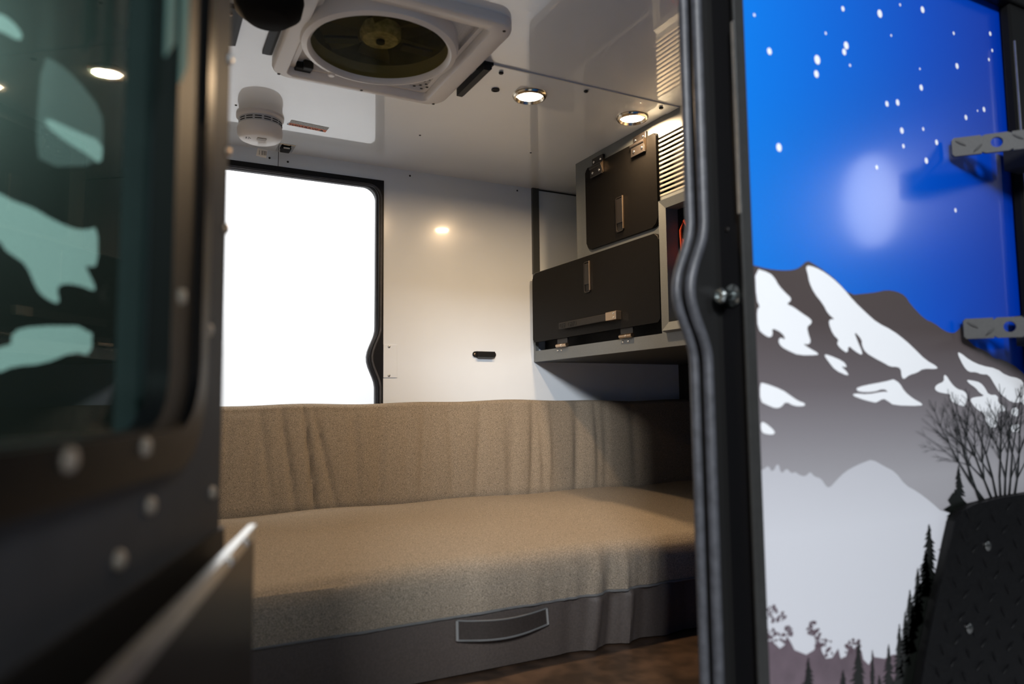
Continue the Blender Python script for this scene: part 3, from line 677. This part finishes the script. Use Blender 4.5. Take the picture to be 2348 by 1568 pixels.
# window opening from the picture of the frame: hinge-side edge and lower edge
wu0 = on_door(388, 600)[0]; fu0 = on_door(455, 600)[0]
wz0 = on_door(250, 1010)[1]; fz0 = on_door(306, 1100)[1]
wz1 = .70; fz1 = .745; wu1, fu1 = DW-.09, DW-.045
# lining panel with hole
bm = B(); grid(bm, [0, wu0, wu1, DW], [DZ0, wz0, wz1, DZ1], lambda u, v: not (wu0 < u < wu1 and wz0 < v < wz1), lambda u, v: dpt(u, v, 0), DN*-.035)
panel = obj('lining_panel', bm, DOORG, dr)
# black window frame, rounded, raised
def rr2(u0, u1, z0, z1, r, n=8): return [((u0+u1)/2+a, (z0+z1)/2+b) for a, b in rrect(u1-u0, z1-z0, r, n)]
def rframe(bm, O, I, n0, n1, n2):
    A = [[bm.verts.new(dpt(u, z, nn)) for u, z in P] for P, nn in ((O, n0), (O, n1), (I, n1), (I, n2))]
    for a, b in zip(A, A[1:]):
        for i in range(len(O)): j = (i+1) % len(O); bm.faces.new((a[i], a[j], b[j], b[i]))
bm = B(); rframe(bm, rr2(fu0, fu1, fz0, fz1, .075), rr2(fu0+.022, fu1-.022, fz0+.030, fz1-.03, .055), .0005, .010, .006); wf = obj('window_frame', bm, BLACKG, dr, 40)
bm = B(); rframe(bm, rr2(fu0+.022, fu1-.022, fz0+.030, fz1-.03, .055), rr2(wu0+.004, wu1-.004, wz0+.004, wz1-.004, .045), .0055, .004, -.012); obj('window_bead', bm, BLACK, dr, 40)
bm = B(); dprism(bm, rr2(wu0-.003, wu1+.003, wz0-.003, wz1+.003, .045), -.020, -.015); obj('pane', bm, glassy('green_tinted_glass', (.44, .575, .53), .02, 1.22), dr)
# pale teal reflections on frame and lining, made as coloured strips
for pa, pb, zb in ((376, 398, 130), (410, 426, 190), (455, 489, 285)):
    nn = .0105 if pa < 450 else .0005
    u0, z0 = on_door(pa, zb, nn); u1, z1 = on_door(pb, zb-25, nn); bm = B(); dprism(bm, [(u0, z0), (u1, z0+.02), (u1, fz1), (u0, fz1)], nn, nn+.0012); obj('teal_reflection', bm, mat('painted_teal_reflection', (.16, .34, .31), .6, spec=.05), dr)
for px, py in ((413, 680), (330, 1025), (155, 1055)):
    u, z = on_door(px, py, .010); bm = B(); dome(bm, dpt(u, z, .010), DN, .0062, .004, 14); obj('rivet', bm, mat('cream_rivet', (.34, .28, .22), .35), wf, 40)
for px, py in ((340, 1160), (475, 757), (268, 1285), (483, 1130)):
    u, z = on_door(px, py, 0); bm = B(); dome(bm, dpt(u, z, 0), DN, .0065, .005, 14); obj('rivet', bm, mat('cream_rivet', (.34, .28, .22), .35), dr, 40)
# hinge leaf along the edge
bm = B(); prism(bm, [H+Vector((0, 0, DZ0)), H+DN*-.035+Vector((0, 0, DZ0)), Vector((NX0+.008, .7515, DZ0)), Vector((NX0+.018, .7515, DZ0))], (0, 0, DZ1-DZ0)); hl = obj('hinge_leaf', bm, mat('black_hinge_paint', (.006, .006, .006), .6, spec=.15), dr)
for px, py, mt in ((510, 106, STEEL), (508, 330, BRONZE), (507, 515, BRONZE)):
    u, z = on_door(px, py, 0); bm = B(); dome(bm, dpt(.006, z, 0), DN, .006, .004, 14); obj('rivet', bm, mt, hl, 40)
# door pocket (open topped, dark inside)
pz = on_door(498, 1203)[1]-.004
n0_, n1_ = .030, .058
bm = B(); dprism(bm, [(-.008, DZ0+.02), (DW-.02, DZ0+.02), (DW-.02, pz), (-.008, pz)], .0004, .003); obj('pocket_back', bm, BLACK, dr)
def pk(u, z, n): return dpt(u, z, n)
bm = B(); prism(bm, [pk(-.012, DZ0+.02, n0_-.003), pk(DW-.02, DZ0+.02, n1_-.003), pk(DW-.02, DZ0+.02, n1_), pk(-.012, DZ0+.02, n0_)], (0, 0, pz-.012-DZ0-.02)); pocket = obj('pocket_front', bm, BLACKG, dr)
bm = B(); prism(bm, [pk(-.012, DZ0+.02, .0005), pk(-.009, DZ0+.02, .0005), pk(-.009, DZ0+.02, n0_-.0035), pk(-.012, DZ0+.02, n0_-.0035)], (0, 0, pz-.03-DZ0-.02)); obj('pocket_end', bm, BLACKG, dr)
bm = B(); prism(bm, [pk(-.013, pz-.012, n0_-.005), pk(DW-.02, pz-.012, n1_-.005), pk(DW-.02, pz-.012, n1_+.0015), pk(-.013, pz-.012, n0_+.0015)], (0, 0, .012)); rail = obj('pocket_rail', bm, STEEL, dr)
for u in (.045, .125):
    f_ = (u+.012)/(DW-.008); nn = n0_+(n1_-n0_)*f_+.0015
    bm = B(); dome(bm, pk(u, pz-.006, nn), DN, .0045, .003, 14); obj('screw', bm, CHROME, rail, 40)

# ------------------------------------------------------------------ mural print on the outer wall
def A_(L): return [(1720+x/3.732, 580+y/3.732) for x, y in L]
def Bq(L): return [(2008+x/3.732, 640+y/3.732) for x, y in L]
def C8(L): return [(1700+x/1.99, 780+y/1.99) for x, y in L]
def C4(L): return [(1740+x/5.59, 1300+y/5.59) for x, y in L]
def print_poly(name, L, layer, mtl, smooth=2, parent=None):
    P = [onY(x, y, YN) for x, y in L]
    if min(x for x, y in L) > 1500:
        for p in P: p.x = max(p.x, .7866)      # the print stops at the door frame
    if smooth: P = chaikin(P, smooth)
    bm = B(); bm.faces.new([bm.verts.new((p.x, YN-.0004*layer, p.z)) for p in P])
    return obj(name, bm, mtl, parent or wall_near)
kw = dict(rough=.24, coat=.5, coatr=.09)
MTN = mat('mural_mountain_print', (.1, .1, .1), ramp=[(-.13, rgb(158, 156, 160)), (-.05, rgb(132, 128, 132)), (.02, rgb(104, 97, 100)), (.12, rgb(78, 69, 68)), (.22, rgb(72, 62, 59))], **kw)
SNOW = mat('mural_snow_print', (.86, .87, .89), **kw)
FOG = mat('mural_fog_print', (.5, .5, .5), ramp=[(-.40, rgb(205, 206, 212)), (-.2, rgb(204, 205, 211)), (-.08, rgb(186, 186, 192))], **kw)
HILL = mat('mural_hill_print', rgb(98, 84, 92), noise=.15, nscale=20, **kw)
PINE = mat('mural_pine_print', (.004, .005, .004), **kw)
STAR = mat('mural_star_print', (.88, .90, .95), **kw)
mt_ = A_([(-30, 95), (35, 105), (140, 135), (270, 150), (370, 145), (420, 125), (485, 65), (530, 85), (640, 155), (740, 235), (850, 360), (1000, 345), (1060, 338)]) + \
    Bq([(0, 112), (90, 92), (180, 105), (250, 140), (300, 220), (420, 345), (490, 370), (590, 445), (650, 462), (685, 455), (740, 392), (765, 420), (800, 555), (960, 625), (1010, 680), (1080, 685), (1230, 765), (1330, 900), (1500, 1200)]) + [(2480, 1500), (1600, 1500), (1650, 800)]
print_poly('mountain', mt_, 1, MTN, 1)
fog = C8([(60, 600), (100, 590), (120, 570), (140, 605), (165, 555), (180, 612), (205, 582), (225, 608), (245, 600), (262, 615), (290, 622), (312, 598), (330, 622), (362, 630), (385, 668), (402, 672), (430, 640), (470, 600), (520, 572), (560, 555), (595, 543), (650, 575), (700, 600), (745, 660), (800, 690), (860, 735), (920, 790), (1300, 850), (1600, 900), (1600, 1900), (40, 1900)])
print_poly('fog_bank', fog, 2, FOG, 1)
SN = [A_([(35,130),(160,170),(205,215),(240,280),(300,345),(345,385),(340,415),(305,435),(370,465),(430,510),(520,570),(520,605),(480,630),(495,700),(515,755),(495,785),(445,775),(500,815),(575,855),(575,875),(410,875),(330,840),(265,805),(235,760),(250,720),(300,745),(270,685),(180,640),(190,700),(165,725),(120,705),(60,650),(52,480),(80,462),(48,400)]),
 A_([(470,120),(500,105),(600,145),(700,215),(790,300),(880,410),(1000,525),(1080,595)]) + Bq([(140,440),(250,525),(330,600),(420,690),(525,750),(515,770),(400,765),(350,800),(280,820),(235,858),(215,835),(210,770),(180,750),(120,750),(60,715)]) + A_([(1060,900),(980,850),(950,790),(950,740),(880,665),(920,770),(955,850),(950,875),(890,840),(835,790),(830,860),(770,820),(735,775),(755,745),(705,700),(665,600),(680,565),(720,570),(660,520),(620,440),(540,340),(500,250),(490,190)]),
 A_([(625,870),(660,870),(790,925),(820,965),(815,980),(770,965),(835,1030),(830,1052),(725,1005),(665,930)]),
 A_([(78,1115),(110,1110),(270,1170),(340,1220),(405,1265),(465,1285),(460,1312),(370,1310),(300,1270),(260,1320),(210,1330),(140,1300),(80,1270)]),
 A_([(85,1450),(115,1445),(210,1525),(195,1555),(130,1550),(90,1530)]),
 A_([(895,1160),(960,1135),(1150,1100),(1215,1082)]) + Bq([(150,858),(200,890),(240,960),(310,1020),(395,1065),(385,1085),(150,1080),(100,1045),(60,1020),(0,1055)]) + A_([(1060,1280),(960,1255),(870,1220),(885,1200),(1000,1210),(1130,1185),(1180,1190),(1135,1160),(1050,1190),(930,1190)]),
 Bq([(500,925),(520,900),(580,875),(575,825),(595,818),(640,890),(690,940),(750,955),(782,995),(760,1085),(735,1090),(640,1045),(628,1010),(640,985),(540,970),(505,950)]),
 Bq([(690,628),(720,630),(800,695),(900,740),(1030,765),(1110,825),(1230,850),(1265,900),(1280,1090),(1230,1040),(1215,1060),(1150,1050),(1100,1010),(1060,980),(1010,900),(960,815),(900,815),(850,795),(790,795),(745,745)]),
 Bq([(770,860),(830,868),(890,885),(930,930),(960,990),(1040,990),(1040,1060),(1090,1080),(1110,1130),(1040,1130),(1035,1260),(985,1275),(940,1240),(930,1150),(870,1120),(830,1080),(800,1030),(830,1010),(930,1000),(880,970),(850,930),(790,890)]),
 Bq([(1160,1100),(1215,1100),(1215,1180),(1150,1160)]), Bq([(1140,1255),(1225,1230),(1220,1310),(1140,1300)])]
for L in SN: print_poly('snow_patch', L, 3, SNOW, 1)
hill = C4([(0,990),(70,980),(130,940),(200,980),(260,1040),(320,1000),(350,880),(400,960),(450,1060),(600,1120),(700,1060),(760,900),(800,1080),(850,1170),(930,1160),(1010,1040),(1040,1170),(1110,1140),(1150,1000),(1200,1060),(1260,1000),(1310,1080),(1330,1180),(1400,1250),(1440,1180),(1445,1050),(1470,1150),(1600,1170),(1700,1120),(2000,1100),(2300,1300),(2600,2200),(0,2200)])
print_poly('forest_hill', hill, 3, HILL, 0)
# leafy tree tops: clusters of small leaves
def leaves(cx, cyy, rx, ry, n, layer, mtl):
    bm = B()
    for k in range(n):
        t, r = random.random()*6.28, math.sqrt(random.random()); x, y = cx+rx*r*math.cos(t), cyy+ry*r*math.sin(t)
        s = random.uniform(2.5, 5.5); a0 = random.random()*6.28
        P = [onY(x+s*math.cos(a0+i*1.2566)*random.uniform(.5, 1), y+s*math.sin(a0+i*1.2566)*random.uniform(.5, 1), YN) for i in range(5)]
        bm.faces.new([bm.verts.new((p.x, YN-.0004*layer-.00001*k, p.z)) for p in P])
    obj('leaf_cluster', bm, mtl, wall_near, kind='stuff')
LEAF = mat('mural_leaf_print', rgb(88, 72, 80), **kw)
for cx, cyy, rx, ry, n in ((1768, 1405, 14, 20, 24), (1786, 1412, 14, 12, 14), (1764, 1446, 14, 14, 18), (1803, 1448, 12, 12, 18), (1785, 1462, 24, 12, 16), (1862, 1440, 14, 15, 26), (1874, 1466, 8, 18, 14), (1892, 1476, 14, 14, 14), (1898, 1496, 14, 12, 10), (1958, 1476, 16, 12, 18), (1945, 1486, 10, 16, 12)):
    leaves(cx, cyy, rx, ry, n, 4, LEAF)
def pine(tx, ty, by, hw, layer=5, lean=0):
    n = max(8, int((by-ty)/9)); Lp, Rp = [(tx, ty)], []
    for k in range(1, n+1):
        f_ = k/n; y = ty+(by-ty)*f_; w_ = hw*f_**.85; cx = tx+lean*f_
        for side, Q in ((-1, Lp), (1, Rp)):
            Q.append((cx+side*w_*random.uniform(.6, 1.25), y+random.uniform(-3, 5))); Q.append((cx+side*w_*random.uniform(.25, .6), y-(by-ty)/n*.25))
    L = Lp+Rp[::-1]
    return print_poly('pine_tree', L, layer, PINE, 0)
for a in ((1851, 1505, 1590, 18), (1931, 1533, 1600, 16), (1966, 1468, 1600, 24), (1998, 1488, 1600, 10), (2035, 1474, 1600, 20), (2060, 1428, 1600, 22), (2073, 1400, 1600, 26), (2090, 1374, 1600, 30), (2100, 1350, 1500, 24), (2128, 1200, 1370, 34), (2102, 1300, 1450, 26), (2120, 1260, 1440, 40), (2084, 1350, 1500, 22), (2196, 1064, 1220, 26), (2188, 1120, 1260, 34), (2180, 1160, 1330, 34), (2014, 1545, 1620, 14)):
    pine(*a)
def C5(L): return [(2040+x/3.662, 1140+y/3.662) for x, y in L]
mass = C5([(520,-40),(480,20),(505,60),(440,100),(500,130),(470,180),(520,230),(500,260),(535,300),(510,380),(470,430),(490,470),(430,520),(440,600),(390,640),(380,720),(330,740),(340,830),(290,850),(310,930),(260,980),(280,1040),(220,1090),(250,1160),(190,1200),(220,1290),(150,1320),(170,1400),(90,1420),(110,1500),(20,1540),(0,1700),(500,1700),(700,100),(560,-20)])
print_poly('pine_tree', mass, 6, PINE, 0)
# bare bush above the fender
bm = B(); cnt = [0]
def twig(x, y, ang, ln, wd, d):
    x2, y2 = x+ln*math.sin(ang), y-ln*math.cos(ang)
    nx, ny = math.cos(ang), math.sin(ang); cnt[0] += 1
    P = [onY(*q, YN) for q in ((x-nx*wd, y-ny*wd), (x+nx*wd, y+ny*wd), (x2+nx*wd*.6, y2+ny*wd*.6), (x2-nx*wd*.6, y2-ny*wd*.6))]
    bm.faces.new([bm.verts.new((p.x, YN-.0026-.000002*cnt[0], p.z)) for p in P])
    if d > 0:
        twig(x2, y2, ang+random.uniform(-.12, .12), ln*.86, wd*.75, d-1)
        for s in (-1, 1):
            if random.random() < .62: twig(x2, y2, ang+s*random.uniform(.25, .6), ln*.66, wd*.55, d-1)
for x, a in ((2278, -.38), (2286, -.20), (2292, -.05), (2300, .03), (2308, .09), (2262, -.62), (2248, -.35), (2318, .16)):
    twig(x, 1160, a, 66, 2.6, 5)
obj('bare_bush', bm, PINE, wall_near)
# stars
for x, y, r in ((125,231,5),(340,269,7),(336,333,5.5),(470,205,6),(461,234,5),(455,40,4),(621,62,6.5),(813,44,5.5),(378,150,2.3),(57,68,2.3),(487,294,2.3),(672,160,2),(712,22,2.3),(953,150,3),(1117,152,4),(1126,227,3),(1111,268,3),(968,297,5),(807,394,5),(701,461,5),(653,467,4.5),(1089,492,4.5),(1060,498,2),(1008,528,4.5),(720,587,5),(816,580,3),(876,640,4.5),(727,657,3.5),(830,722,5),(607,752,3.5),(168,663,6),(961,945,3.5),(801,310,2)):
    p = onY(1700+x/1.96, y/1.96, YN); rr = r*2.05/1.96/1250
    bm = B(); bm.faces.new([bm.verts.new((p.x+rr*1.15*math.cos(2*math.pi*k/14), YN-.0005, p.z+rr*1.35*math.sin(2*math.pi*k/14))) for k in range(14)])
    obj('star', bm, STAR, wall_near)
# same mural on the wall left of the opening, seen through the door window
def CL(L, oy=0): return [(x/1.96, oy+y/1.96) for x, y in L]
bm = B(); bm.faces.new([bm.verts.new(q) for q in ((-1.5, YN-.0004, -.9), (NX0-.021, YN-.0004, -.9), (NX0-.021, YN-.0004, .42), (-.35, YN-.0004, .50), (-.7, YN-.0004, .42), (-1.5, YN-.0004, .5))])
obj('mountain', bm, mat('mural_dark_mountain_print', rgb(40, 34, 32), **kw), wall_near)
for L in (CL([(-400,760),(-200,800),(0,870),(60,905),(150,935),(230,985),(330,1030),(390,1035),(440,1020),(440,1195),(400,1200),(380,1190),(430,1290),(425,1310),(350,1280),(280,1275),(255,1300),(270,1355),(250,1365),(190,1330),(160,1290),(120,1190),(60,1150),(20,1120),(0,1080),(-300,980)]),
          CL([(55,1490),(150,1465),(415,1465),(412,1600)])+CL([(330,75),(200,130),(60,140),(0,170),(-200,190),(-200,60),(50,60)], 768),
          CL([(200,525),(340,590),(465,640),(455,745),(400,700),(300,640),(210,570)]), CL([(-200,20),(0,60),(60,100),(105,160),(90,190),(0,140),(-200,80)])):
    print_poly('snow_patch', L, 3, SNOW, 1)
print_poly('fog_bank', CL([(190,250),(270,290),(350,360),(460,500),(465,620),(455,745),(180,750),(160,600)]), 2, mat('mural_slope_print', rgb(132, 130, 132), **kw), 1)

# ------------------------------------------------------------------ right-hand outside: corner post, straps, fender
p0 = onY(2303, 250, YN).x
zt = onY(2280, 16, YN).z
cpst = root('corner_post', (p0+.05, YN, -.2), 'black corner post at the right edge of the mural', 'post')
bm = B(); box(bm, (p0, YN-.022, -.13), (p0+.16, YN-.003, .88), .004, 2); obj('post', bm, BLACKG, cpst)
bm = B(); box(bm, (p0+.006, YN-.0245, .1), (p0+.0085, YN-.0215, .70)); obj('bright_edge', bm, STEEL, cpst)  # edge highlight on the post, put in as a thin steel strip
bm = B(); box(bm, (.60, YN-.03, zt), (2.2, YN-.003, .90), .004, 2); obj('roof_rail', bm, BLACKG, None, None, 'black roof edge rail above the mural', 'rail')
SD = Vector((.67, -.74, 0)).normalized(); SNn = Vector((-.74, -.67, 0)).normalized()
for (pa, pb, lab) in (((2181, 317), (2184, 359), 'upper grey tread-plate strap standing off the mural'), ((2208, 731), (2211, 777), 'lower grey tread-plate strap standing off the mural')):
    A1 = onY(*pa, YN-.012); A2 = onY(*pb, YN-.012); h_ = A1.z-A2.z; L0 = .26; o3 = Vector((A2.x, A2.y, A2.z))
    t = root('tread_plate_strap', o3, lab, 'strap', 'tread-plate straps on the corner post')
    # plate with a round hole: strip left of hole, ring patch, strip right
    hx, hz, hr = .070, h_*.52, .0095; n = 24
    bm = B(); fr_ = []
    outer = []
    for k in range(n):
        t_ = 2*math.pi*k/n; c0, s0 = math.cos(t_), math.sin(t_); q = 1/max(abs(c0)/.024, abs(s0)/(h_*.5))
        outer.append((hx+c0*q, hz if False else h_*.5+s0*q))
    def sp3(u, z, d=0): return o3+SD*u+Vector((0, 0, z))-SNn*d
    pts0 = [bm.verts.new(sp3(*q)) for q in outer]; pts1 = [bm.verts.new(sp3(hx+hr*math.cos(2*math.pi*k/n), hz+hr*math.sin(2*math.pi*k/n))) for k in range(n)]
    fs = [bm.faces.new((pts0[k], pts0[(k+1) % n], pts1[(k+1) % n], pts1[k])) for k in range(n)]
    fs.append(bm.faces.new([bm.verts.new(sp3(*q)) for q in ((.004, 0), (hx-.024, 0), (hx-.024, h_), (.004, h_), (0, h_-.004), (0, .004))]))
    fs.append(bm.faces.new([bm.verts.new(sp3(*q)) for q in ((hx+.024, 0), (L0, 0), (L0, h_), (hx+.024, h_))]))
    bmesh.ops.remove_doubles(bm, verts=bm.verts, dist=.0003)
    r = bmesh.ops.extrude_face_region(bm, geom=bm.faces[:]); bmesh.ops.translate(bm, verts=[e for e in r['geom'] if isinstance(e, bmesh.types.BMVert)], vec=-SNn*.006)
    obj('strap', bm, STRAPM, t)
    for k in range(7):
        u = .014+k*.022+(.004 if k % 2 else 0); zc = h_*(.66 if k % 2 == 0 else .30); an = -.6 if k % 2 == 0 else .75
        if abs(u-hx) < .014: continue
        bm = B(); d = Vector((math.cos(an), math.sin(an)))*.010; pts = []
        for f_, w_ in ((-1, .0006), (-.5, .0018), (0, .0024), (.5, .0018), (1, .0006)): pts.append(sp3(u+d.x*f_, zc+d.y*f_, -.0002))
        tube(bm, pts, [.0006, .0018, .0022, .0018, .0006], 6); obj('tread_bar', bm, mat('tread_bar_grey', (.028, .028, .027), .5), t, 60)  # bars a touch darker grey than the strap
    bm = B(); q = sp3(L0-.02, 0); box(bm, (q.x-.02, q.y, q.z-.01), (q.x+.03, YN-.024, q.z+h_+.01)); obj('standoff', bm, BLACK, t)
# fender: tread plate skirt in front of the mural
YFD = .752
fo = [(2380, 1128), (2300, 1140), (2236, 1156), (2205, 1172), (2190, 1196), (2180, 1240), (2168, 1300), (2150, 1370), (2136, 1440), (2122, 1510), (2108, 1600), (2100, 1720), (2430, 1720), (2440, 1128)]
fp = [onY(x, y, YFD) for x, y in fo]
fd = root('fender', (fp[8].x+.1, YFD, fp[11].z), 'black tread-plate fender at the lower right', 'fender')
bm = B(); prism(bm, [(p.x, YFD, p.z) for p in fp], (0, .004, 0)); skirt = obj('skirt', bm, PLATE, fd)
bm = B(); prs = fp[:12]; v0 = [bm.verts.new((p.x, YFD+.004, p.z)) for p in prs]; v1 = [bm.verts.new((p.x+.002, YN-.003, p.z)) for p in prs]
for i in range(len(prs)-1): bm.faces.new((v0[i], v0[i+1], v1[i+1], v1[i]))
bmesh.ops.solidify(bm, geom=bm.faces[:], thickness=.003); obj('rim', bm, BLACK, fd)
def inside(x, y):
    c = False; n = len(fo)
    for i in range(n):
        (x1, y1), (x2, y2) = fo[i], fo[i-1]
        if (y1 > y) != (y2 > y) and x < (x2-x1)*(y-y1)/(y2-y1)+x1: c = not c
    return c
# raised tread bars: alternate directions in a tilted lattice as seen in the photograph
for kind_, org_, dv in ((0, Vector((2244.8, 1205.5)), Vector((.0105, 0, .0068))), (1, Vector((2209, 1230)), Vector((.0048, 0, -.0100)))):
    for i in range(-4, 5):
        for j in range(-3, 9):
            c0 = org_+Vector((60, 8))*i+Vector((-9.6, 52))*j
            if not (1120 < c0.y < 1640 and c0.x < 2400): continue
            if not all(inside(c0.x+dx, c0.y+dy) for dx, dy in ((-12, 0), (12, 0), (0, 12), (0, -12))): continue
            p = onY(c0.x, c0.y, YFD)
            bm = B(); tube(bm, [p+dv*f_ for f_ in (-1, -.5, 0, .5, 1)], [.0005, .0024, .0030, .0024, .0005], 6); obj('tread_bar', bm, PLATE, fd, 60)
for x, y in ((2262, 1251), (2220, 1440)):
    p = onY(x, y, YFD); bm = B(); lathe(bm, [(.0085, 0), (.0085, .003), (.006, .005), (0, .0055)], p, (0, -1, 0), 18); sc = obj('bolt_head', bm, mat('zinc_bolt', (.3, .3, .29), .2, 1), fd, 40)
